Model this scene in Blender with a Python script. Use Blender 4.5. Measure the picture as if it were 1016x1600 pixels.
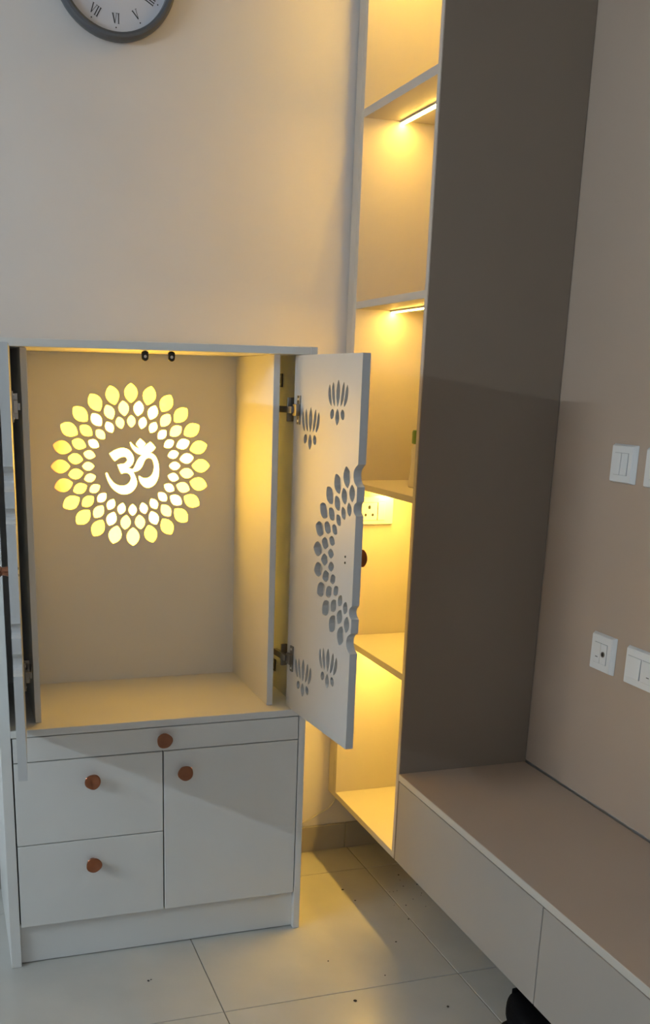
import bpy, bmesh, math, random
from mathutils import Matrix, Vector
random.seed(7)
for o in list(bpy.data.objects): bpy.data.objects.remove(o)
SC = bpy.context.scene
COL = SC.collection

# ------------------------------------------------------------------ camera
cd = bpy.data.cameras.new('camera')
cam = bpy.data.objects.new('camera', cd); COL.objects.link(cam)
FPX, PPX, PPY = 1596.64, 408.65, 1048.67           # focal length and principal point in a 1016x1600 frame
cd.sensor_fit = 'HORIZONTAL'; cd.sensor_width = 36.0
cd.lens = FPX * 36.0 / 1016.0
cd.shift_x = (508 - PPX) / 1016.0
cd.shift_y = (PPY - 800) / 1016.0
cd.clip_start = 0.05
rx, roll, rz = 1.2947, 0.0203, -0.3063
cam.matrix_world = (Matrix.Translation((-0.0967, -2.2848, 1.3961)) @ Matrix.Rotation(rz, 4, 'Z')
                    @ Matrix.Rotation(rx, 4, 'X') @ Matrix.Rotation(roll, 4, 'Z'))
SC.camera = cam

# ------------------------------------------------------------------ world and exposure
SC.view_settings.view_transform = 'Standard'
SC.view_settings.look = 'None'
SC.view_settings.gamma = 1.0
SC.view_settings.use_curve_mapping = False
SC.view_settings.exposure = -0.10
wd = bpy.data.worlds.new('sky'); SC.world = wd; wd.use_nodes = True
bg = wd.node_tree.nodes['Background']
bg.inputs[0].default_value = (0.55, 0.72, 1.0, 1); bg.inputs[1].default_value = 0.6

def area(name, loc, rot, sx, sy, power, color):
    l = bpy.data.lights.new(name, 'AREA'); l.shape = 'RECTANGLE'; l.size = sx; l.size_y = sy
    l.energy = power; l.color = color
    o = bpy.data.objects.new(name, l); COL.objects.link(o); o.location = loc; o.rotation_euler = rot
    return o
# daylight entering by the window in the left wall and the one in the rear wall (both behind the camera's view)
LEFT_X, REAR_Y, CEIL = -2.78, -4.6, 2.75
area('left_window_daylight', (LEFT_X - 0.16, -3.0, 1.55), (0, -math.pi / 2, 0), 1.3, 1.5, 9, (0.42, 0.68, 1.0))
area('rear_window_daylight', (-0.4, REAR_Y - 0.16, 1.55), (math.pi / 2, 0, 0), 1.9, 1.3, 8.5, (0.95, 0.96, 1.0))
TUBE_STRENGTH = 370.0
LED_STRENGTH = 240.0
PETAL_STRENGTH = 0.92

# ------------------------------------------------------------------ materials
def mat(name, color, rough=0.5, metal=0.0, noise=0.0, scale=8.0, bump=0.0, spec=0.5, color2=None, bscale=None):
    m = bpy.data.materials.new(name); m.use_nodes = True
    nt = m.node_tree; b = nt.nodes['Principled BSDF']
    b.inputs['Base Color'].default_value = (*color, 1)
    b.inputs['Roughness'].default_value = rough; b.inputs['Metallic'].default_value = metal
    b.inputs['Specular IOR Level'].default_value = spec
    tc = nt.nodes.new('ShaderNodeTexCoord')
    if noise > 0 or color2:
        n = nt.nodes.new('ShaderNodeTexNoise'); n.inputs['Scale'].default_value = scale; n.inputs['Detail'].default_value = 5
        nt.links.new(tc.outputs['Object'], n.inputs['Vector'])
        r = nt.nodes.new('ShaderNodeValToRGB')
        c2 = color2 or tuple(c * (1 - noise) for c in color)
        r.color_ramp.elements[0].position = 0.3; r.color_ramp.elements[0].color = (*c2, 1)
        r.color_ramp.elements[1].position = 0.7; r.color_ramp.elements[1].color = (*color, 1)
        nt.links.new(n.outputs['Fac'], r.inputs['Fac']); nt.links.new(r.outputs['Color'], b.inputs['Base Color'])
    if bump > 0:
        n2 = nt.nodes.new('ShaderNodeTexNoise'); n2.inputs['Scale'].default_value = bscale or scale * 6; n2.inputs['Detail'].default_value = 3
        nt.links.new(tc.outputs['Object'], n2.inputs['Vector'])
        bp = nt.nodes.new('ShaderNodeBump'); bp.inputs['Strength'].default_value = bump; bp.inputs['Distance'].default_value = 0.002
        nt.links.new(n2.outputs['Fac'], bp.inputs['Height']); nt.links.new(bp.outputs['Normal'], b.inputs['Normal'])
    return m
def emit(name, color, strength):
    m = bpy.data.materials.new(name); m.use_nodes = True
    b = m.node_tree.nodes['Principled BSDF']
    b.inputs['Base Color'].default_value = (0.8, 0.8, 0.8, 1)
    b.inputs['Emission Color'].default_value = (*color, 1); b.inputs['Emission Strength'].default_value = strength
    return m
M = {}
M['plaster'] = mat('wall_plaster', (0.70, 0.66, 0.625), 0.75, noise=0.07, scale=2.6, bump=0.12, bscale=30)
M['ceiling'] = mat('ceiling_paint', (0.75, 0.74, 0.72), 0.8, noise=0.02)
M['tile'] = mat('vitrified_floor_tile', (0.50, 0.49, 0.45), 0.20, noise=0.12, scale=5, bump=0.03, bscale=3)
M['grout'] = mat('tile_grout', (0.20, 0.19, 0.165), 0.9, noise=0.2, scale=40)
M['skirt'] = mat('skirting_tile', (0.36, 0.33, 0.28), 0.4, noise=0.15, scale=12)
M['cabinet'] = mat('off_white_laminate', (0.70, 0.692, 0.655), 0.45, noise=0.03, scale=6, bump=0.02, bscale=500)
M['frost'] = mat('frosted_acrylic', (0.40, 0.37, 0.32), 0.5, noise=0.03)
M['carcass'] = mat('carcass_gap_shade', (0.05, 0.045, 0.04), 0.8, noise=0.1)  # dark colour stands in for the shade in the gaps between fronts
M['taupe'] = mat('taupe_laminate', (0.235, 0.185, 0.140), 0.42, noise=0.05, scale=3, bump=0.03, bscale=400)
M['taupe_light'] = mat('light_taupe_laminate', (0.43, 0.335, 0.26), 0.42, noise=0.05, scale=3, bump=0.03, bscale=400)
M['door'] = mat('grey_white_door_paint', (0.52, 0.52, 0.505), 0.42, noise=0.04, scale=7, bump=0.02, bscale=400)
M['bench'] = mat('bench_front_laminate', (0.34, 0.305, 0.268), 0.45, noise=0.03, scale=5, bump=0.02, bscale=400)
M['beige'] = mat('beige_laminate', (0.50, 0.46, 0.40), 0.45, noise=0.03, scale=5, bump=0.02, bscale=400)
M['copper'] = mat('polished_copper', (0.36, 0.15, 0.085), 0.09, metal=1.0, noise=0.06, scale=30)
M['nickel'] = mat('nickel_hinge_metal', (0.27, 0.25, 0.22), 0.28, metal=1.0, noise=0.1, scale=60)
M['black'] = mat('black_plastic', (0.012, 0.011, 0.011), 0.45, noise=0.2, scale=30)
M['screw'] = mat('screw_steel', (0.75, 0.74, 0.72), 0.3, metal=0.8, noise=0.05, scale=100)
M['switch'] = mat('white_switch_plastic', (0.72, 0.72, 0.70), 0.3, noise=0.02)
M['gap'] = mat('switch_shadow_gap', (0.30, 0.30, 0.29), 0.6, noise=0.05)
M['hole'] = mat('socket_hole_dark', (0.02, 0.018, 0.015), 0.7, noise=0.1)
M['clockframe'] = mat('grey_clock_plastic', (0.085, 0.09, 0.10), 0.4, noise=0.05)
M['dial'] = mat('clock_dial_paper', (0.60, 0.61, 0.66), 0.5, noise=0.02)
M['ink'] = mat('numeral_ink', (0.02, 0.02, 0.022), 0.5, noise=0.05)
M['shoe'] = mat('black_shoe_knit', (0.004, 0.004, 0.005), 0.8, noise=0.3, scale=90, bump=0.4, bscale=300, spec=0.12)
M['sole'] = mat('black_shoe_rubber', (0.006, 0.006, 0.007), 0.6, noise=0.2, scale=60, spec=0.2)
M['bottle'] = mat('pale_bottle_plastic', (0.72, 0.66, 0.52), 0.35, noise=0.03)
M['green'] = mat('green_cap_plastic', (0.07, 0.16, 0.03), 0.4, noise=0.1)
M['cable'] = mat('white_cable', (0.62, 0.58, 0.48), 0.5, noise=0.05)
M['alu'] = mat('led_profile_aluminium', (0.6, 0.6, 0.58), 0.35, metal=0.7, noise=0.04)
M['white'] = mat('white_powder_coat', (0.75, 0.75, 0.74), 0.4, noise=0.02)
M['dirt'] = mat('dirt_crumb', (0.03, 0.025, 0.02), 0.9, noise=0.2)
M['led'] = emit('warm_led_diffuser', (1.0, 0.60, 0.10), LED_STRENGTH)
M['led_dim'] = emit('warm_led_diffuser_dimmer', (1.0, 0.58, 0.10), LED_STRENGTH * 0.52)
M['tube'] = emit('cool_white_tube', (0.70, 0.86, 1.0), TUBE_STRENGTH)
M['petal_white'] = emit('backlit_acrylic_bright', (22, 12.0, 1.10), PETAL_STRENGTH)
M['petal_cream'] = emit('backlit_acrylic_cream', (18, 9.6, 0.60), PETAL_STRENGTH)
M['petal_yellow'] = emit('backlit_acrylic_yellow', (13.5, 7.0, 0.22), PETAL_STRENGTH)
def gradient_emit(name, c_in, c_out):
    m = emit(name, c_in, PETAL_STRENGTH); nt = m.node_tree; b = nt.nodes['Principled BSDF']
    tc = nt.nodes.new('ShaderNodeTexCoord'); sx = nt.nodes.new('ShaderNodeSeparateXYZ'); mr = nt.nodes.new('ShaderNodeMapRange')
    mr.inputs['From Min'].default_value = -.022; mr.inputs['From Max'].default_value = .012
    mx = nt.nodes.new('ShaderNodeMix'); mx.data_type = 'RGBA'
    mx.inputs[6].default_value = (*c_in, 1); mx.inputs[7].default_value = (*c_out, 1)
    nt.links.new(tc.outputs['Object'], sx.inputs[0]); nt.links.new(sx.outputs['X'], mr.inputs['Value'])
    nt.links.new(mr.outputs[0], mx.inputs[0]); nt.links.new(mx.outputs[2], b.inputs['Emission Color'])
    return m
M['petal_orange'] = gradient_emit('backlit_acrylic_orange', (6.0, 2.6, 0.18), (2.6, 0.66, 0.010))
def glass_mat():
    m = bpy.data.materials.new('window_glass'); m.use_nodes = True; nt = m.node_tree
    nt.nodes.remove(nt.nodes['Principled BSDF']); out = nt.nodes['Material Output']
    t = nt.nodes.new('ShaderNodeBsdfTransparent'); g = nt.nodes.new('ShaderNodeBsdfGlossy'); g.inputs['Roughness'].default_value = 0.02
    mx = nt.nodes.new('ShaderNodeMixShader'); mx.inputs[0].default_value = 0.06
    nt.links.new(t.outputs[0], mx.inputs[1]); nt.links.new(g.outputs[0], mx.inputs[2]); nt.links.new(mx.outputs[0], out.inputs[0])
    return m
M['glass'] = glass_mat()

# ------------------------------------------------------------------ helpers
def link(name, me, m, parent=None, smooth=False):
    o = bpy.data.objects.new(name, me); COL.objects.link(o)
    if m is not None and not me.materials: me.materials.append(m)
    if parent is not None: o.parent = parent
    if smooth:
        for p in me.polygons: p.use_smooth = True
    return o
def tag(o, label, cat, group=None, kind=None):
    o['label'] = label; o['category'] = cat
    if group: o['group'] = group
    if kind: o['kind'] = kind
    return o
def struct(o, label=None):
    o['kind'] = 'structure'
    if label: o['label'] = label
    return o
def thing(name, label, cat, loc=(0, 0, 0), group=None, rotz=0.0):
    o = bpy.data.objects.new(name, None); COL.objects.link(o); o.location = loc; o.rotation_euler = (0, 0, rotz)
    o.empty_display_size = 0.05
    return tag(o, label, cat, group)
def from_bm(name, bm):
    me = bpy.data.meshes.new(name); bm.normal_update(); bm.to_mesh(me); bm.free(); return me
def add_box(bm, x0, x1, y0, y1, z0, z1, bev=0.0, seg=1):
    r = bmesh.ops.create_cube(bm, size=1.0)
    vs = r['verts']
    for v in vs:
        v.co = Vector(((x0 + x1) / 2 + v.co.x * (x1 - x0), (y0 + y1) / 2 + v.co.y * (y1 - y0), (z0 + z1) / 2 + v.co.z * (z1 - z0)))
    if bev > 0:
        es = list({e for v in vs for e in v.link_edges})
        bmesh.ops.bevel(bm, geom=es, offset=bev, segments=seg, affect='EDGES', profile=0.5)
def box(name, x0, x1, y0, y1, z0, z1, m, parent=None, bev=0.0008, seg=1):
    bm = bmesh.new(); add_box(bm, x0, x1, y0, y1, z0, z1, bev, seg)
    return link(name, from_bm(name, bm), m, parent)
def lathe(name, prof, m, parent=None, seg=32, shape=None, ring=False):
    """profile [(r, h)] turned about local Z; shape(angle) scales the radius."""
    bm = bmesh.new(); rings = []
    for r, h in prof:
        if r < 1e-6: rings.append([bm.verts.new((0, 0, h))]); continue
        rings.append([bm.verts.new((r * (shape(a) if shape else 1) * math.cos(a), r * (shape(a) if shape else 1) * math.sin(a), h))
                      for a in [2 * math.pi * k / seg for k in range(seg)]])
    for A, B in zip(rings, rings[1:] + ([rings[0]] if ring else [])):
        for k in range(seg):
            k2 = (k + 1) % seg
            if len(A) == 1 and len(B) == 1: continue
            if len(A) == 1: bm.faces.new((A[0], B[k], B[k2]))
            elif len(B) == 1: bm.faces.new((A[k], A[k2], B[0]))
            else: bm.faces.new((A[k], A[k2], B[k2], B[k]))
    for R_, flip in ((rings[0], True), (rings[-1], False)):
        if len(R_) > 1 and not ring: bm.faces.new(R_[::-1] if flip else R_)
    bmesh.ops.recalc_face_normals(bm, faces=bm.faces)
    o = link(name, from_bm(name, bm), m, parent, smooth=True)
    o.data.set_sharp_from_angle(angle=math.radians(40)) if hasattr(o.data, 'set_sharp_from_angle') else None
    return o
def flat_mesh(name, loops, half, bevel=0.0):
    """2D outlines (the first the outside, the rest holes or islands) filled and given thickness."""
    cu = bpy.data.curves.new(name, 'CURVE'); cu.dimensions = '2D'; cu.fill_mode = 'BOTH'; cu.extrude = half
    if bevel: cu.bevel_depth = bevel; cu.bevel_resolution = 0; cu.offset = -bevel
    for pts in loops:
        s = cu.splines.new('POLY'); s.points.add(len(pts) - 1)
        for p, (x, y) in zip(s.points, pts): p.co = (x, y, 0, 1)
        s.use_cyclic_u = True
    ob = bpy.data.objects.new('tmp', cu); COL.objects.link(ob)
    dg = bpy.context.evaluated_depsgraph_get()
    me = bpy.data.meshes.new_from_object(ob.evaluated_get(dg)); me.name = name
    bpy.data.objects.remove(ob); bpy.data.curves.remove(cu)
    me.materials.clear()
    for p in me.polygons: p.use_smooth = False
    return me
def smooth_loop(pts, n=4):
    """closed Catmull-Rom through the points; a point given as (x, y, 1) is a corner."""
    out = []; N = len(pts)
    P = [Vector((p[0], p[1])) for p in pts]; C = [len(p) > 2 for p in pts]
    for i in range(N):
        p0, p1, p2, p3 = P[i - 1], P[i], P[(i + 1) % N], P[(i + 2) % N]
        m1 = (p2 - p1) if C[i] else (p2 - p0) / 2
        m2 = (p2 - p1) if C[(i + 1) % N] else (p3 - p1) / 2
        for k in range(n):
            t = k / n
            q = (2*t**3 - 3*t*t + 1) * p1 + (t**3 - 2*t*t + t) * m1 + (-2*t**3 + 3*t*t) * p2 + (t**3 - t*t) * m2
            out.append((q.x, q.y))
    return out
def tube_mesh(name, pts, r, seg=8):
    bm = bmesh.new(); rings = []
    P = [Vector(p) for p in pts]
    for i, p in enumerate(P):
        d = (P[min(i + 1, len(P) - 1)] - P[max(i - 1, 0)]).normalized()
        a = d.orthogonal().normalized() if i == 0 else (prev - d * prev.dot(d)).normalized()
        prev = a; b = d.cross(a)
        rings.append([bm.verts.new(p + (a * math.cos(t) + b * math.sin(t)) * r) for t in [2 * math.pi * k / seg for k in range(seg)]])
    for A, B in zip(rings, rings[1:]):
        for k in range(seg): bm.faces.new((A[k], A[(k + 1) % seg], B[(k + 1) % seg], B[k]))
    bm.faces.new(rings[0][::-1]); bm.faces.new(rings[-1])
    return from_bm(name, bm)

# ------------------------------------------------------------------ the room
BACK_Y, RIGHT_X = 0.4327, 1.3512
TX, TY, PX, PY = 0.4538, 0.2769, 0.5988, 0.5888      # tile joints
fl = struct(box('floor', LEFT_X - .1, RIGHT_X + .15, REAR_Y - .1, BACK_Y + .1, -0.06, -0.0025, M['grout'], bev=0), 'glossy grey beige square floor tiles with dark joints')
bm = bmesh.new(); add_box(bm, 0, PX - .0022, 0, PY - .0022, -0.010, 0, 0.0008)
tile_me = from_bm('tile', bm); tile_me.materials.append(M['tile'])
ix0 = math.floor((LEFT_X - TX) / PX)
for i in range(ix0, 2):
    for j in range(-9, 1):
        x0, y0 = TX + i * PX, TY + j * PY
        cx0, cx1 = max(x0, LEFT_X), min(x0 + PX, RIGHT_X + .02)
        cy0, cy1 = max(y0, REAR_Y), min(y0 + PY, BACK_Y)
        if cx1 - cx0 < .02 or cy1 - cy0 < .02: continue
        if (cx1 - cx0) > PX - 1e-6 and (cy1 - cy0) > PY - 1e-6:
            t = link('tile', tile_me, None, fl); t.location = (x0 + .0011, y0 + .0011, 0)
        else:
            box('tile', cx0 + .0015, cx1 - .0015, cy0 + .0015, cy1 - .0015, -0.010, 0, M['tile'], fl)
struct(box('wall_back', LEFT_X - .1, RIGHT_X + .15, BACK_Y, BACK_Y + .1, 0, CEIL, M['plaster'], bev=0), 'off-white painted plaster wall behind the cabinet')
struct(box('wall_right', RIGHT_X + .018, RIGHT_X + .15, REAR_Y, BACK_Y, 0, CEIL, M['plaster'], bev=0), 'plaster wall behind the taupe panel')
struct(box('ceiling', LEFT_X - .1, RIGHT_X + .15, REAR_Y - .1, BACK_Y + .1, CEIL, CEIL + .1, M['ceiling'], bev=0), 'white painted ceiling')
def wall_with_opening(name, axis, p0, p1, a0, a1, w0, w1, s0, s1, label):
    """a wall slab p0..p1 thick, a0..a1 long, with an opening w0..w1 by s0..s1"""
    bm = bmesh.new()
    for (u0, u1, z0, z1) in ((a0, w0, 0, CEIL), (w1, a1, 0, CEIL), (w0, w1, 0, s0), (w0, w1, s1, CEIL)):
        if axis == 'x': add_box(bm, p0, p1, u0, u1, z0, z1)
        else: add_box(bm, u0, u1, p0, p1, z0, z1)
    return struct(link(name, from_bm(name, bm), M['plaster']), label)
wall_with_opening('wall_left', 'x', LEFT_X - .12, LEFT_X, REAR_Y, BACK_Y, -3.75, -2.25, .9, 2.2, 'plaster wall with a window left of the camera')
wall_with_opening('wall_rear', 'y', REAR_Y - .12, REAR_Y, LEFT_X - .1, RIGHT_X + .15, -1.35, .55, .9, 2.2, 'plaster wall with a window behind the camera')
def window(name, axis, p, w0, w1, s0, s1):
    f = bmesh.new(); fr = .05
    def b(u0, u1, z0, z1):
        if axis == 'x': add_box(f, p - .03, p + .03, u0, u1, z0, z1, .002)
        else: add_box(f, u0, u1, p - .03, p + .03, z0, z1, .002)
    mid = (w0 + w1) / 2
    b(w0, w1, s0, s0 + fr); b(w0, w1, s1 - fr, s1); b(w0, w0 + fr, s0, s1); b(w1 - fr, w1, s0, s1); b(mid - .03, mid + .03, s0, s1)
    o = struct(link(name, from_bm(name, f), M['white']), 'white framed sliding window')
    for u0, u1 in ((w0 + fr, mid - .03), (mid + .03, w1 - fr)):
        if axis == 'x': box('pane', p - .003, p + .003, u0, u1, s0 + fr, s1 - fr, M['glass'], o, bev=0)
        else: box('pane', u0, u1, p - .003, p + .003, s0 + fr, s1 - fr, M['glass'], o, bev=0)
window('window_1', 'x', LEFT_X - .06, -3.75, -2.25, .9, 2.2)
window('window_2', 'y', REAR_Y - .06, -1.35, .55, .9, 2.2)
# skirting tiles along the back wall
sk = struct(box('baseboard_back', LEFT_X, RIGHT_X, BACK_Y - .004, BACK_Y, 0, .080, M['grout'], bev=0), 'brown skirting tiles along the back wall')
xs = [LEFT_X + .001] + [1.0434 + k * PX for k in range(-6, 1)] + [RIGHT_X]
for a, b in zip(xs, xs[1:]):
    box('skirting_tile', a + .001, b - .001, BACK_Y - .011, BACK_Y - .001, 0.0005, .0829, M['skirt'], sk, bev=.001)

# taupe laminate panel covering the right wall behind the bench
wp = box('wall_panel', RIGHT_X, RIGHT_X + .018, -3.0, -0.0573, .4405, CEIL - .002, M['taupe_light'])
tag(wp, 'taupe laminate panel covering the right wall above the low bench', 'wall panel')

# ------------------------------------------------------------------ tall open shelf unit
XU, YN, YF, TOPZ = 0.9836, -0.0573, 0.3701, 2.52
un = thing('shelf_unit', 'tall open shelf unit glowing with warm strip lights in the corner', 'shelf unit', (XU, 0, 0))
def U(name, x0, x1, y0, y1, z0, z1, m, parent=un, bev=.0008):
    ob = box(name, x0 - XU, x1 - XU, y0, y1, z0, z1, m, parent, bev); return ob
U('side_panel', XU, RIGHT_X, YN + .0045, YN + .0179, .1952, TOPZ, M['beige'])
lam = U('outer_laminate', XU + .0006, RIGHT_X, YN, YN + .0043, .1952, TOPZ, M['taupe'], bev=.0003); lam['label'] = 'dark taupe laminate face'
U('side_panel', XU, RIGHT_X, YF, YF + .018, .1952, TOPZ, M['beige'])
U('filler_strip', XU, XU + .018, YF + .0185, BACK_Y - .004, .1952, TOPZ, M['beige'])
U('back_board', RIGHT_X - .008, RIGHT_X - .001, YN + .0185, YF - .0005, .1952, TOPZ, M['beige'])
Y0, Y1 = YN + .0182, YF - .0003
U('bottom_board', XU, RIGHT_X - .0085, Y0, Y1, .1952, .2132, M['beige'])
U('top_board', XU, RIGHT_X - .0085, Y0, Y1, TOPZ - .02, TOPZ, M['beige'])
SH = [(2.0611, .0205), (1.6034, .0180), (1.1384, .0160), (0.6973, .0180)]
for z, t in SH: U('shelf', XU + .001, RIGHT_X - .0085, Y0, Y1, z - t, z, M['beige'])
for zu in [TOPZ - .02] + [z - t for z, t in SH]:
    pr = U('led_profile', 1.083, 1.099, Y0 + .001, Y1 - .001, zu - .0045, zu - .0002, M['alu'], bev=.0004)
    df = box('diffuser', 1.085 - XU, 1.097 - XU, Y0 + .003, Y1 - .003, zu - .0065, zu - .0046, M['led'] if (zu < 1.3 or zu > 2.2) else M['led_dim'], pr, bev=.0005)

# ------------------------------------------------------------------ low floating bench
be = thing('tv_bench', 'low floating bench with pale drawer fronts and taupe top', 'bench', (XU, -1.05, 0))
def B(name, x0, x1, y0, y1, z0, z1, m, bev=.0008):
    return box(name, x0 - XU, x1 - XU, y0 + 1.05, y1 + 1.05, z0, z1, m, be, bev)
BY0, BY1 = -2.05, YN - .001
B('carcass', XU + .019, RIGHT_X + .016, BY0 + .002, BY1 - .001, .200, .4165, M['carcass'])
B('bottom_board', XU + .0185, RIGHT_X + .016, BY0 + .002, BY1 - .001, .1955, .1998, M['beige'], bev=.0003)
B('top_board', XU - .001, RIGHT_X - .003, BY0, BY1, .4175, .4348, M['beige'])
tl_ = B('top_laminate', XU - .0004, RIGHT_X - .003, BY0, BY1, .4349, .4357, M['taupe_light'], bev=.0002); tl_['label'] = 'taupe laminate top surface'
for a, b in ((-.7320, BY1 - .0015), (-1.392, -.7344), (BY0 + .001, -1.3944)):
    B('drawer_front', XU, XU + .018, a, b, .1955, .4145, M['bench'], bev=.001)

# ------------------------------------------------------------------ switch plates on the taupe panel
def plate(name, label, y0, y1, z0, z1, mods, grp='white switch plates on the taupe panel', rough=None):
    """plate on the x = RIGHT_X face; mods: list of (kind, f0, f1) along -y"""
    yc, zc = (y0 + y1) / 2, (z0 + z1) / 2
    t = thing(name, label, 'switch plate', (RIGHT_X, yc, zc), grp)
    w, h = abs(y1 - y0) / 2, (z1 - z0) / 2
    bm = bmesh.new(); add_box(bm, -.0115, -.0001, -w, w, -h, h)
    for v in bm.verts:
        if v.co.x < -.005: v.co.y *= 1 - .007 / w; v.co.z *= 1 - .004 / h
    bmesh.ops.bevel(bm, geom=bm.edges[:], offset=.0012, segments=2, affect='EDGES')
    link('cover_plate', from_bm('cover_plate', bm), M['switch'], t)
    mh = .0235
    for kind, c, mw in mods:
        c = -c      # metres from the centre, to the right in the photograph
        if kind == 'rocker':
            box('seat_gap', -.0119, -.0112, c - mw - .0007, c + mw + .0007, -mh - .0007, mh + .0007, M['gap'], t, bev=0)
            bm = bmesh.new(); add_box(bm, -.0145, -.0118, c - mw, c + mw, -mh, mh)
            for v in bm.verts:
                if v.co.x < -.013: v.co.x += .0018 if v.co.z > 0 else 0
            bmesh.ops.bevel(bm, geom=bm.edges[:], offset=.0006, segments=1, affect='EDGES')
            link('rocker', from_bm('rocker', bm), M['switch'], t)
        else:
            box('seat_gap', -.0119, -.0112, c - mw - .0007, c + mw + .0007, -mh - .0007, mh + .0007, M['gap'], t, bev=0)
            in_ = box('insert', -.0132, -.0118, c - mw, c + mw, -mh, mh, M['switch'], t, bev=.0004)
            if kind == 'coax':
                o = lathe('coax_ring', [(.0065, 0), (.0065, .0016), (.0045, .0018), (.0045, .0006), (0, .0006)], M['nickel'], in_, 20)
                o.matrix_local = Matrix.Translation((-.0131, c, 0)) @ Matrix.Rotation(-math.pi / 2, 4, 'Y')
                o = lathe('coax_hole', [(.0043, 0), (.0043, .0008), (0, .0008)], M['hole'], in_, 16)
                o.matrix_local = Matrix.Translation((-.0131, c, 0)) @ Matrix.Rotation(-math.pi / 2, 4, 'Y')
            if kind == 'phone':
                box('jack_shutter', -.0136, -.0131, c - .006, c + .006, -.008, .006, M['switch'], in_, bev=.0003)
                box('jack_slot', -.0134, -.0131, c - .0045, c + .0045, -.0105, -.0088, M['hole'], in_, bev=0)
    return t
plate('switch_plate', 'square white plate with two slim rockers, upper row, nearest the tall unit', -.379, -.2925, 1.1945, 1.2795, [('rocker', -.0118, .0112), ('rocker', .0118, .0112)])
plate('switch_plate', 'white plate cut by the photo edge in the upper row', -.555, -.4115, 1.1935, 1.279, [('rocker', -.0355, .0112), ('rocker', -.0118, .0112), ('rocker', .0118, .0112), ('rocker', .0355, .0112)])
plate('socket_plate', 'white plate with a round aerial socket in the lower row', -.3828, -.2955, .7625, .8512, [('phone', -.0118, .0112), ('coax', .0118, .0112)])
plate('switch_plate', 'white plate with a wide rocker, lower row, cut by the photo edge', -.568, -.4240, .7625, .8490, [('rocker', -.0345, .0225), ('phone', .0165, .0235), ('rocker', .0535, .0112)])

# three-pin socket on the far side panel inside the shelf unit
t = thing('power_socket', 'white three-pin power socket with switch inside the lit shelf unit', 'socket', (1.061, YF, 1.0535))
bm = bmesh.new(); add_box(bm, -.060, .060, -.0105, -.0001, -.0385, .0405)
for v in bm.verts:
    if v.co.y < -.005: v.co.x *= .95; v.co.z *= .94
bmesh.ops.bevel(bm, geom=bm.edges[:], offset=.0012, segments=2, affect='EDGES')
link('cover_plate', from_bm('cover_plate', bm), M['switch'], t)
box('seat_gap', -.0395, .0077, -.0109, -.0103, -.0252, .0252, M['hole'], t, bev=0)
ins = box('socket_insert', -.0388, .0070, -.0122, -.0106, -.0245, .0245, M['switch'], t, bev=.0004)
for dx, dz, r in ((-.0159, .0115, .0040), (-.0265, -.0095, .0031), (-.0053, -.0095, .0031)):
    o = lathe('pin_hole', [(r, 0), (r, .0006), (0, .0006)], M['hole'], ins, 16)
    o.matrix_local = Matrix.Translation((dx, -.0121, dz)) @ Matrix.Rotation(math.pi / 2, 4, 'X') @ Matrix.Diagonal((1, 1.35, 1, 1))
box('seat_gap', .0095, .0315, -.0109, -.0103, -.0252, .0252, M['hole'], t, bev=0)
bm = bmesh.new(); add_box(bm, .0102, .0308, -.0138, -.0107, -.0245, .0245, .0006)
link('rocker', from_bm('rocker', bm), M['switch'], t)

# ------------------------------------------------------------------ prayer cabinet
W, H, TL, TR = 0.745, 1.4741, 0.0242, 0.0169
cb = thing('prayer_cabinet', 'off-white prayer cabinet with backlit petal emblem and open doors', 'cabinet', (0, 0, 0))
C = lambda name, *a, bev=.0008, parent=cb: box(name, *a, parent, bev)
DEPTH = 0.415; ZD, ZT = 0.6122, 1.4570
C('side_panel', 0, TL, 0, DEPTH, 0, H, M['cabinet'])
C('side_panel', W - TR, W, 0, DEPTH, 0, H, M['cabinet'])
C('top_panel', TL + .0003, W - TR - .0003, 0.0005, DEPTH, ZT, H - .0002, M['cabinet'])
C('deck', TL + .0003, W - TR - .0003, 0.0, DEPTH - .02, ZD - .0175, ZD, M['cabinet'])
C('cabinet_back', TL + .0003, W - TR - .0003, DEPTH - .012, DEPTH - .006, .02, ZT - .0005, M['cabinet'])
C('carcass', TL + .0006, W - TR - .0006, .0195, DEPTH - .013, .1070, ZD - .0180, M['carcass'], bev=0)
C('plinth', TL + .0004, W - TR - .0004, .0157, .034, 0.002, .1062, M['cabinet'])
XL0, XL1, XR0, XR1, YI, YB = .0854, .0998, .6562, .6718, .048, .3638
C('inner_panel', XL0, XL1, YI, YB + .009, ZD + .0003, ZT - .0003, M['cabinet'])
C('inner_panel', XR0, XR1, YI, YB + .009, ZD + .0003, ZT - .0003, M['cabinet'])

def petal(cx, cy, ang, L, Wd, n=9, e=.82):
    """pointed petal outline centred at (cx, cy); long axis along ang"""
    pts = []
    ca, sa = math.cos(ang), math.sin(ang)
    S = [0.5 - 0.5 * math.cos(math.pi * k / n) for k in range(n + 1)]
    up = [((s - .5) * L, Wd / 2 * (4 * s * (1 - s)) ** e * (1 + .10 * (s - .5))) for s in S]
    for x, y in up + [(x, -y) for x, y in up[-2:0:-1]]:
        pts.append((cx + x * ca - y * sa, cy + x * sa + y * ca))
    return pts
RINGS = [(.1815, .0475, .0342, 0.0), (.1450, .0375, .0268, .5), (.1120, .0302, .0218, 0.0)]
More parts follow.
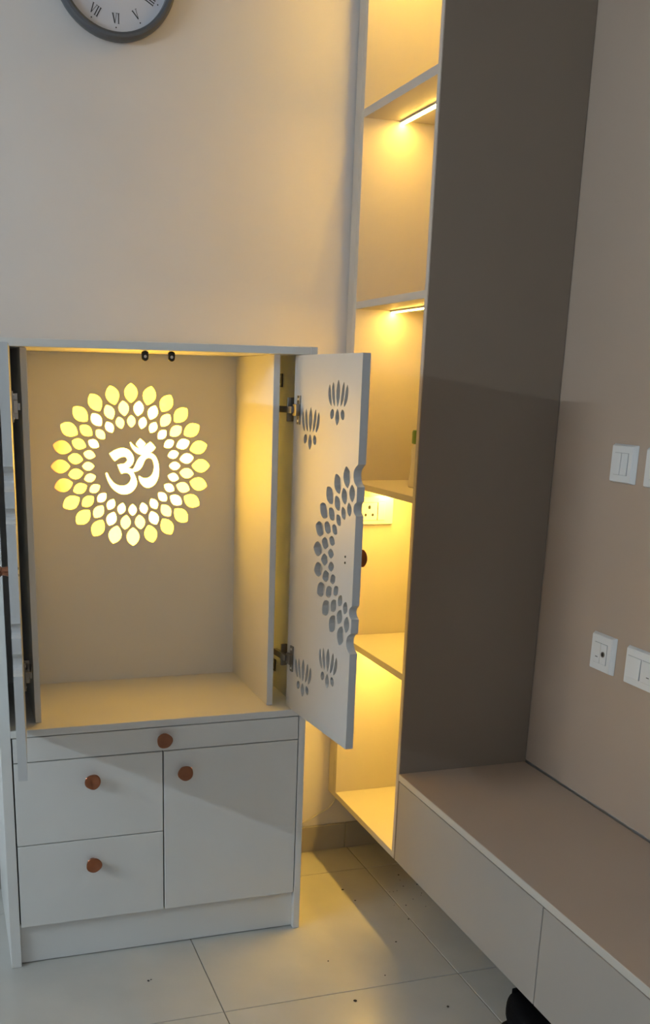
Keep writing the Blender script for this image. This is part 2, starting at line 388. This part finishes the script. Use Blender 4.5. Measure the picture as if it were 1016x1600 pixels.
# back panel with the cut-out emblem, and the lit acrylic filling it
MX, MZ = .3808, 1.1805
def om_loop(grow=0.0):
    src = [(147,312,1),(220,265),(290,238),(350,228),(420,245),(475,290),(510,350),(520,410),(500,470),(465,510),(435,528,1),
      (470,540),(500,545),(525,515),(550,460),(575,410),(605,365),(640,335,1),(600,325),(550,300),(505,255),(475,205),(455,145,1),(470,140,1),
      (500,175),(540,212),(575,228),(598,238,1),(575,210),(545,172,1),(570,130),(610,85,1),(655,120),(697,162,1),(680,195),(658,222,1),
      (700,185),(735,155),(768,135,1),(810,175),(848,220,1),(830,250),(800,282),(768,300,1),(820,325),(865,380),(895,460),(907,560),(900,660),
      (870,745),(820,805),(745,835),(680,818),(630,770),(600,710),(592,655,1),(610,652,1),(650,678),(705,687),(760,668),(800,625),(820,570),
      (825,500),(810,430),(785,392),(745,378),(705,395),(680,430),(660,480),(640,520),(605,560),(560,583),(515,592,1),(535,640),(560,700),
      (570,770),(550,830),(500,890),(440,922),(370,932),(300,915),(230,870),(175,810),(130,730),(98,640),(95,605),(110,598),(125,610),
      (150,665),(185,715),(230,762),(290,792),(350,798),(410,785),(455,745),(475,690),(465,645),(430,610),(385,603),(335,618,1),(310,580),
      (285,520),(270,480,1),(320,470),(370,463),(410,430),(415,395),(390,365),(350,362),(300,380),(265,405),(232,427,1),(190,380)]
    out = []
    for p in smooth_loop(src, 3):
        px, py = 155 + p[0] / 9.676, 675 + p[1] / 9.676
        out.append((((px - 205.8) - .0228 * (py - 726.9)) * .001655, -(py - 726.9) * .001617))
    return out
pw, pz0, pz1 = (XL1 + .0002, XR0 - .0002), ZD + .0004, ZT - .0004
holes = []; petals = []
for ring, (R_, L_, W_, off) in enumerate(RINGS):
    for k in range(24):
        a = math.pi / 2 + (k + off) * 2 * math.pi / 24
        holes.append(petal(R_ * math.cos(a), R_ * math.sin(a), a, L_, W_)); petals.append((ring, k, a, R_))
om = om_loop()
outer = [(pw[0] - MX, pz0 - MZ), (pw[1] - MX, pz0 - MZ), (pw[1] - MX, pz1 - MZ), (pw[0] - MX, pz1 - MZ)]
me = flat_mesh('back_panel', [outer] + holes + [om], .0045)
bp = link('back_panel', me, M['cabinet'], cb)
STAND = Matrix.Rotation(math.pi / 2, 4, 'X')           # 2D (x, y) -> (x, z), thickness along y
bp.matrix_local = Matrix.Translation((MX, YB + .0045, MZ)) @ STAND
pet_me = {}
for ring, k, a, R_ in petals:
    deg = math.degrees(a) % 360
    if ring == 0:
        key = 'petal_orange' if 165 < deg < 196 else ('petal_cream' if 240 < deg < 300 and k in (11, 12) else 'petal_yellow')
    elif ring == 1: key = 'petal_yellow' if 130 < deg < 225 else ('petal_cream' if (random.random() < .4) else 'petal_white')
    else: key = 'petal_cream' if 75 < deg < 230 and random.random() < .6 else 'petal_white'
    if (ring, key) not in pet_me:
        L_, W_ = RINGS[ring][1], RINGS[ring][2]
        m_ = flat_mesh('petal', [petal(0, 0, 0, L_ - .0004, W_ - .0004)], .0015); m_.materials.append(M[key]); pet_me[(ring, key)] = m_
    o = link('petal', pet_me[(ring, key)], None, bp)
    o.matrix_local = Matrix.Translation((R_ * math.cos(a), R_ * math.sin(a), .0012)) @ Matrix.Rotation(a, 4, 'Z')
o = link('om_symbol', flat_mesh('om_symbol', [om], .0015), M['petal_white'], bp); o.location = (0, 0, .0012)
o['label'] = 'glowing om symbol at the centre of the emblem'

M['backlight'] = emit('yellow_backlight_strip', (1.0, 0.66, 0.12), 90.0)
C('added_light_stop', XL0, XL1, YB + .0095, DEPTH - .0125, ZD + .0003, ZT - .0003, M['cabinet'])  # unseen board added to keep the backlight from leaking into the left pocket
for x in (XR1 - .02,): C('backlight_strip', x - .005, x + .005, DEPTH - .0145, DEPTH - .0122, ZD + .05, ZT - .05, M['backlight'], bev=.0004)
# magnetic catches under the top panel
for x in (.3576, .4174):
    c_ = lathe('catch', [(.0075, 0), (.0075, .006), (.006, .0075), (0, .0075)], M['black'], cb, 20)
    for v in c_.data.vertices:
        if v.co.y > 0: v.co.y *= 1.9; v.co.x = math.copysign(min(abs(v.co.x) * 1.6, .0073), v.co.x)
    c_.matrix_local = Matrix.Translation((x, .058, ZT - .0145)) @ Matrix.Rotation(math.pi / 2, 4, 'X')
    s_ = lathe('screw', [(.0034, 0), (.0030, .0012), (0, .0016)], M['screw'], c_, 14); s_.location = (0, .002, .0074)

# copper pebble knobs
def knob_mesh():
    sh = lambda a: 1 + .03 * math.cos(3 * a + .7) + .015 * math.cos(5 * a)
    o = lathe('knob', [(.0100, 0), (.0100, .003), (.0085, .006), (.0080, .012), (.0120, .0172), (.0172, .0192), (.0188, .0205), (.0190, .0225), (.0180, .0236), (.0160, .0238), (.0080, .0229), (0, .0226)], M['copper'], None, 40, sh)
    m_ = o.data; bpy.data.objects.remove(o); return m_
KNOB = knob_mesh()
def knob(parent, mtx):
    o = link('knob', KNOB, None, parent); o.matrix_local = mtx; return o
FRONT = Matrix.Rotation(math.pi / 2, 4, 'X')            # local +Z -> -Y
XG = .3808
def front(name, x0, x1, z0, z1, kx, kz, rot):
    o = box(name, x0, x1, 0.0, .018, z0, z1, M['cabinet'], cb, .001)
    knob(o, Matrix.Translation((kx, 0, kz)) @ FRONT @ Matrix.Rotation(rot, 4, 'Z')); return o
FX0, FX1 = TL + .0035, W - TR - .0022
front('drawer_front', FX0, FX1, .5332, ZD - .0195, .3806, .5660, .2)
front('drawer_front', FX0, XG - .0016, .3228, .5308, .2068, .4778, 1.1)
front('drawer_front', FX0, XG - .0016, .1070, .3206, .2044, .2620, 2.3)
front('cabinet_door', XG + .0016, FX1, .1070, .5308, .4315, .4776, 3.3)

# the two fretwork doors, both swung open
DL, DZ0, DZ1, DT = .3375, .6150, 1.4555, .018
MU, MV = .3345, 1.0345                                  # centre of the half emblem on the free edge
def lotus(u, z, s=1.0):
    L = []
    L.append(petal(u, z + .0275 * s, math.pi / 2, .0555 * s, .0190 * s, 7, .85))
    def bent(x0, y0, x1, y1, w, bend):
        pts = []; n = 7
        dx, dy = x1 - x0, y1 - y0; ln = math.hypot(dx, dy); nx, ny = dy / ln, -dx / ln
        sgn = 1 if x1 > 0 else -1
        for side in (1, -1):
            for k in range(n + 1):
                q = k / n if side == 1 else 1 - k / n
                if side == -1 and k in (0, n): continue
                ww = w / 2 * max(0, 4 * q * (1 - q)) ** .62 * side
                b = bend * sgn * math.sin(math.pi * q)
                pts.append((u + (x0 + dx * q + nx * (ww + b)) * s, z + (y0 + dy * q + ny * (ww + b)) * s))
        return pts
    for sg in (-1, 1):
        L.append(bent(sg * .0145, .0000, sg * .0262, .0512, .0135, .0022))
        L.append(bent(sg * .0305, .0000, sg * .0432, .0458, .0140, .0035))
        L.append(petal(u + sg * .0255 * s, z - .0160 * s, math.pi / 2 + sg * .45, .0225 * s, .0185 * s, 6, .6))
    L.append(petal(u, z - .0215 * s, -math.pi / 2, .0345 * s, .0200 * s, 7, .85))
    return L
def edge_outline(u0, u1, z0, z1, grow=0.0):
    """door outline; the free edge u1 is bitten by the petals that straddle it"""
    pts = [(u0, z0), (u1, z0)]
    bites = []
    for R_, L_, W_, _ in (RINGS[0], RINGS[2]):
        for s in (-1, 1): bites.append((MV + s * R_ * .984, L_ / 2 * .97 + grow, W_ / 2 * 1.07 + grow))
    for zc, hl, hw in sorted(bites):
        for k in range(11):
            q = -1 + 2 * k / 10
            d = hw * 1.06 * (1 - abs(q) ** 2.5)
            pts.append((u1 - max(d, 0.00001 * k), zc + q * hl))
    return pts + [(u1, z1), (u0, z1)]
door_holes = []
for R_, L_, W_, off in RINGS:
    for k in range(24):
        a = math.pi / 2 + (k + off) * 2 * math.pi / 24
        if math.cos(a) < -.06:
            door_holes.append(petal(MU + R_ * .978 * math.cos(a), MV + R_ * .978 * math.sin(a), a, L_ * .98, W_ * 1.0))
for u, z in ((.2305, 1.3480), (.0945, 1.2885), (.2305, .7645), (.0965, .7050)): door_holes += lotus(u, z)
leaf_me = flat_mesh('leaf', [edge_outline(0, DL, DZ0, DZ1)] + door_holes, DT / 2)
back_me = flat_mesh('backing_sheet', [edge_outline(.004, DL - .003, DZ0 + .004, DZ1 - .004, .0025)], .0015)
def hinge(parent, u, z, inner, cabx):
    """concealed cup hinge: plate on the door, arm and mounting plate reaching into the cabinet; inner = +1/-1 local z of the inner face"""
    bm = bmesh.new()
    f = inner
    def lb(u0, u1, z0, z1, a, b): add_box(bm, u0, u1, z0, z1, min(a * f, b * f), max(a * f, b * f), .0006)
    h = DT / 2
    lb(u - .008, u + .008, z - .032, z + .032, h, h + .003)
    hp = link('hinge', from_bm('hinge', bm), M['nickel'], parent)
    bm = bmesh.new()
    lb(u - .012, u + .009, z - .013, z + .013, h + .003, h + .012)
    link('hinge_cup', from_bm('hinge_cup', bm), M['nickel'], hp)
    bm = bmesh.new()
    lb(u - .080, u - .008, z - .0075, z + .0075, h + .007, h + .017)
    lb(u - .046, u - .040, z - .027, z + .027, h - .004, h + .012)
    link('hinge_arm', from_bm('hinge_arm', bm), M['nickel'], hp)
    for dz in (-.024, .024):
        s_ = lathe('screw', [(.0032, 0), (.0028, .0012), (0, .0014)], M['screw'], hp, 12)
        s_.matrix_local = Matrix.Translation((u, z + dz, f * (h + .003))) @ (Matrix.Identity(4) if f > 0 else Matrix.Rotation(math.pi, 4, 'X'))
def door(label, hx, hy, ang, inner):
    """hx, hy: hinge end of the inner face; ang: heading of the leaf; inner: which local z faces the shrine"""
    ux, uy = math.cos(ang), math.sin(ang)
    nrm = Vector((uy, -ux, 0))                          # local z = u x up
    base = Matrix(((ux, 0, nrm.x, hx), (uy, 0, nrm.y, hy), (0, 1, 0, 0), (0, 0, 0, 1))) @ Matrix.Translation((0, 0, -inner * DT / 2))
    d = link('door', leaf_me, M['door'], cb); d['label'] = label
    d.matrix_local = base
    b = link('backing_sheet', back_me, M['frost'], d); b.location = (0, 0, -inner * (DT / 2 - .0027))
    for z in (1.3350, .7445): hinge(d, .030, z, inner, 0)
    rot = Matrix.Rotation(math.pi if inner > 0 else 0, 4, 'X')
    knob(d, Matrix.Translation((.300, MV, -inner * DT / 2)) @ rot)
    for dz in (-.0065, .0065):
        s_ = lathe('screw', [(.0026, 0), (.0024, .0012), (.0012, .0004), (0, .0004)], M['black'], d, 12)
        s_.matrix_local = Matrix.Translation((.297, MV - .002 + dz, inner * DT / 2)) @ (Matrix.Identity(4) if inner > 0 else Matrix.Rotation(math.pi, 4, 'X'))
    return d
door('right fretwork door standing open', .7014, .0285, math.atan2(-.3365, .0262), 1)
door('left fretwork door seen edge on', .0625, .0165, math.atan2(-.3365, -.0262), -1)
# spare hinge plates on the inner face of the right side panel
for z in (1.400, .672):
    sp = C('mounting_plate', W - TR - .004, W - TR - .0002, .196, .214, z - .016, z + .016, M['black'], bev=.0006)
    for dz in (-.009, .009):
        s_ = lathe('screw', [(.0028, 0), (.0024, .001), (0, .001)], M['nickel'], sp, 10)
        s_.matrix_local = Matrix.Translation((W - TR - .004, .205, z + dz)) @ Matrix.Rotation(-math.pi / 2, 4, 'Y')

# ------------------------------------------------------------------ wall clock
CX, CZ, CR = .3680, 2.3035, .1455
ck = thing('wall_clock', 'round grey wall clock with roman numerals high above the cabinet', 'clock', (CX, BACK_Y, CZ))
fr = lathe('frame', [(CR - .012, .001), (CR - .003, .004), (CR, .012), (CR - .001, .028), (CR - .006, .035), (CR - .012, .036), (CR - .018, .031), (CR - .020, .016)], M['clockframe'], ck, 72, ring=True)
fr.matrix_local = FRONT
dl = lathe('dial', [(CR - .0185, .010), (CR - .0185, .0155), (0, .0155)], M['dial'], ck, 64); dl.matrix_local = FRONT
def stroke(x0, y0, x1, y1, w):
    dx, dy = x1 - x0, y1 - y0; l = math.hypot(dx, dy); nx, ny = -dy / l * w / 2, dx / l * w / 2
    return [(x0 + nx, y0 + ny), (x0 - nx, y0 - ny), (x1 - nx, y1 - ny), (x1 + nx, y1 + ny)]
def numeral(txt, h=.021):
    L = []; x = 0; wid = {'I': .0056, 'V': .0125, 'X': .0125}
    tot = sum(wid[c] for c in txt); x = -tot / 2
    for c in txt:
        w = wid[c]; m = x + w / 2
        if c == 'I': L += [stroke(m, -h / 2, m, h / 2, .0022), stroke(m - .0022, h / 2, m + .0022, h / 2, .0008), stroke(m - .0022, -h / 2, m + .0022, -h / 2, .0008)]
        elif c == 'V': L += [stroke(m - .0046, h / 2, m, -h / 2, .0023), stroke(m + .0046, h / 2, m, -h / 2, .0010), stroke(m - .0066, h / 2, m - .0026, h / 2, .0008), stroke(m + .0026, h / 2, m + .0066, h / 2, .0008)]
        else: L += [stroke(m - .0046, h / 2, m + .0046, -h / 2, .0023), stroke(m + .0046, h / 2, m - .0046, -h / 2, .0010)]
        x += w
    bm = bmesh.new()
    for lp in L:
        f = bm.faces.new([bm.verts.new((px, py, 0)) for px, py in lp])
        r = bmesh.ops.extrude_face_region(bm, geom=[f])
        for g in r['geom']:
            if isinstance(g, bmesh.types.BMVert): g.co.z += .0005
    bmesh.ops.recalc_face_normals(bm, faces=bm.faces)
    return from_bm('numeral', bm)
for n_, txt in enumerate(['XII', 'I', 'II', 'III', 'IIII', 'V', 'VI', 'VII', 'VIII', 'IX', 'X', 'XI']):
    a = math.pi / 2 - n_ * math.pi / 6
    o = link('numeral', numeral(txt), M['ink'], dl)
    up = a - math.pi / 2 if math.sin(a) >= -.01 else a + math.pi / 2
    o.matrix_local = Matrix.Translation((.0960 * math.cos(a), .0960 * math.sin(a), .0155)) @ Matrix.Rotation(up, 4, 'Z')
    o = lathe('hour_dot', [(.0016, 0), (.0016, .0005), (0, .0005)], M['ink'], dl, 12)
    o.location = (.1150 * math.cos(a), .1150 * math.sin(a), .0155)
for nm, ln, w, a, zz in (('hour_hand', .055, .006, 2.5, .0185), ('minute_hand', .080, .004, .6, .0200)):
    o = link(nm, flat_mesh(nm, [petal(ln * .42, 0, 0, ln * 1.1, w, 6)], .0005), M['ink'], dl); o.matrix_local = Matrix.Translation((0, 0, zz)) @ Matrix.Rotation(a, 4, 'Z')
o = lathe('hand_hub', [(.005, 0), (.005, .005), (.003, .006), (0, .006)], M['ink'], dl, 16); o.location = (0, 0, .0155)

# ------------------------------------------------------------------ small things
bt = thing('bottle', 'pale bottle with green cap half hidden behind the shelf edge', 'bottle', (1.102, .165, 1.1386))
lathe('body', [(.030, 0), (.0325, .003), (.032, .010), (.0285, .040), (.0265, .065), (.0275, .082), (.0285, .095), (.024, .106), (.020, .1105), (0, .1105)], M['bottle'], bt, 28)
cp = lathe('cap', [(.027, .1108), (.0285, .1125), (.0285, .140), (.0265, .1450), (0, .1460)], M['green'], bt, 28)

cpts = [(.700, .4265, .060), (.78, .4265, .083), (.85, .4275, .092), (.9119, .428, .1017), (.9488, .428, .121), (.9839, .4275, .1384), (.9985, .426, .155), (1.006, .424, .176), (1.009, .415, .1925)]
def cr3(P, n=5):
    out = []
    for i in range(len(P) - 1):
        p0, p1, p2, p3 = [Vector(P[max(0, min(len(P) - 1, i + k))]) for k in (-1, 0, 1, 2)]
        for k in range(n):
            t = k / n; out.append(.5 * ((2 * p1) + (p2 - p0) * t + (2 * p0 - 5 * p1 + 4 * p2 - p3) * t * t + (3 * p1 - p0 - 3 * p2 + p3) * t ** 3))
    return out + [Vector(P[-1])]
tag(link('cable', tube_mesh('cable', [p - Vector((0, .004, 0)) for p in cr3(cpts)], .0024), M['cable'], None, True), 'thin white cable looping along the wall behind the cabinet', 'cable')

# black shoe under the bench
sh = thing('shoe', 'black shoe on the floor tucked under the bench', 'shoe', (1.064, -.575, 0), rotz=.10)
def shoe_section(rows, name, m, parent):
    bm = bmesh.new(); rings = []; n = 20
    for y, w, z0, z1, sq in rows:
        ring = []
        for k in range(n):
            a = 2 * math.pi * k / n; c, s = math.cos(a), math.sin(a)
            x = w * math.copysign(abs(c) ** sq, c); z = (z0 + z1) / 2 + (z1 - z0) / 2 * math.copysign(abs(s) ** sq, s)
            ring.append(bm.verts.new((x, y, z)))
        rings.append(ring)
    for A, B_ in zip(rings, rings[1:]):
        for k in range(n): bm.faces.new((A[k], B_[k], B_[(k + 1) % n], A[(k + 1) % n]))
    bm.faces.new(rings[0]); bm.faces.new(rings[-1][::-1])
    bmesh.ops.recalc_face_normals(bm, faces=bm.faces)
    return link(name, from_bm(name, bm), m, parent, True)
shoe_section([(.030, .018, .006, .022, .5), (.022, .034, 0, .030, .5), (0, .039, 0, .031, .45), (-.06, .037, 0, .028, .45), (-.12, .040, .001, .025, .45), (-.18, .046, .001, .024, .45), (-.22, .042, .003, .024, .5), (-.245, .026, .008, .022, .6), (-.255, .010, .012, .020, .7)], 'sole', M['sole'], sh)
shoe_section([(.026, .012, .030, .085, .8), (.022, .024, .025, .100, .75), (.005, .033, .022, .098, .75), (-.03, .035, .020, .084, .75), (-.07, .036, .020, .086, .75), (-.11, .038, .020, .082, .8), (-.16, .042, .020, .062, .8), (-.21, .038, .020, .048, .8), (-.238, .022, .020, .036, .9), (-.246, .008, .022, .030, 1)], 'upper', M['shoe'], sh)
box('heel_tab', -.010, .010, .019, .026, .080, .108, M['shoe'], sh, .002)

# wall tube light, left of the view, and crumbs on the floor
tb = thing('tube_light', 'white batten tube light on the left wall', 'lamp', (LEFT_X, -1.2, 1.97))
box('batten', .0002, .030, -.61, .61, -.02, .02, M['white'], tb, .002)
o = lathe('tube', [(.014, -.585), (.014, .585)], M['tube'], tb, 20); o.matrix_local = Matrix.Translation((.046, 0, 0)) @ Matrix.Rotation(math.pi / 2, 4, 'X')
for s in (-1, 1): box('end_cap', .0295, .062, s * .597 - .011, s * .597 + .011, -.017, .017, M['white'], tb, .002)

bm = bmesh.new()
for x, y, r in [(.9353, .1644, .004), (.9456, .0955, .0025), (1.129, .2063, .003), (1.1126, .1377, .0025), (1.0724, .0331, .003), (1.1564, .1374, .0025), (.9647, -.1371, .0025), (.7613, -.1762, .002),
                (.8734, -.2737, .002), (.7617, -.3534, .0042), (.9621, -.4337, .0036), (1.0464, -.0387, .003), (.3109, -.1423, .003), (.318, -.139, .002), (.26, -.32, .002)] + [(random.uniform(1.03, 1.2), random.uniform(0, .2), .0015) for _ in range(10)]:
    r_ = bmesh.ops.create_icosphere(bm, subdivisions=1, radius=1)
    sx, sy = random.uniform(.6, 1.3), random.uniform(.6, 1.3)
    for v in r_['verts']: v.co = Vector((x + v.co.x * r * sx, y + v.co.y * r * sy, .0012 + v.co.z * .0011))
tag(link('floor_crumbs', from_bm('floor_crumbs', bm), M['dirt']), 'small dark crumbs of dirt scattered on the floor tiles', 'dirt', kind='stuff')
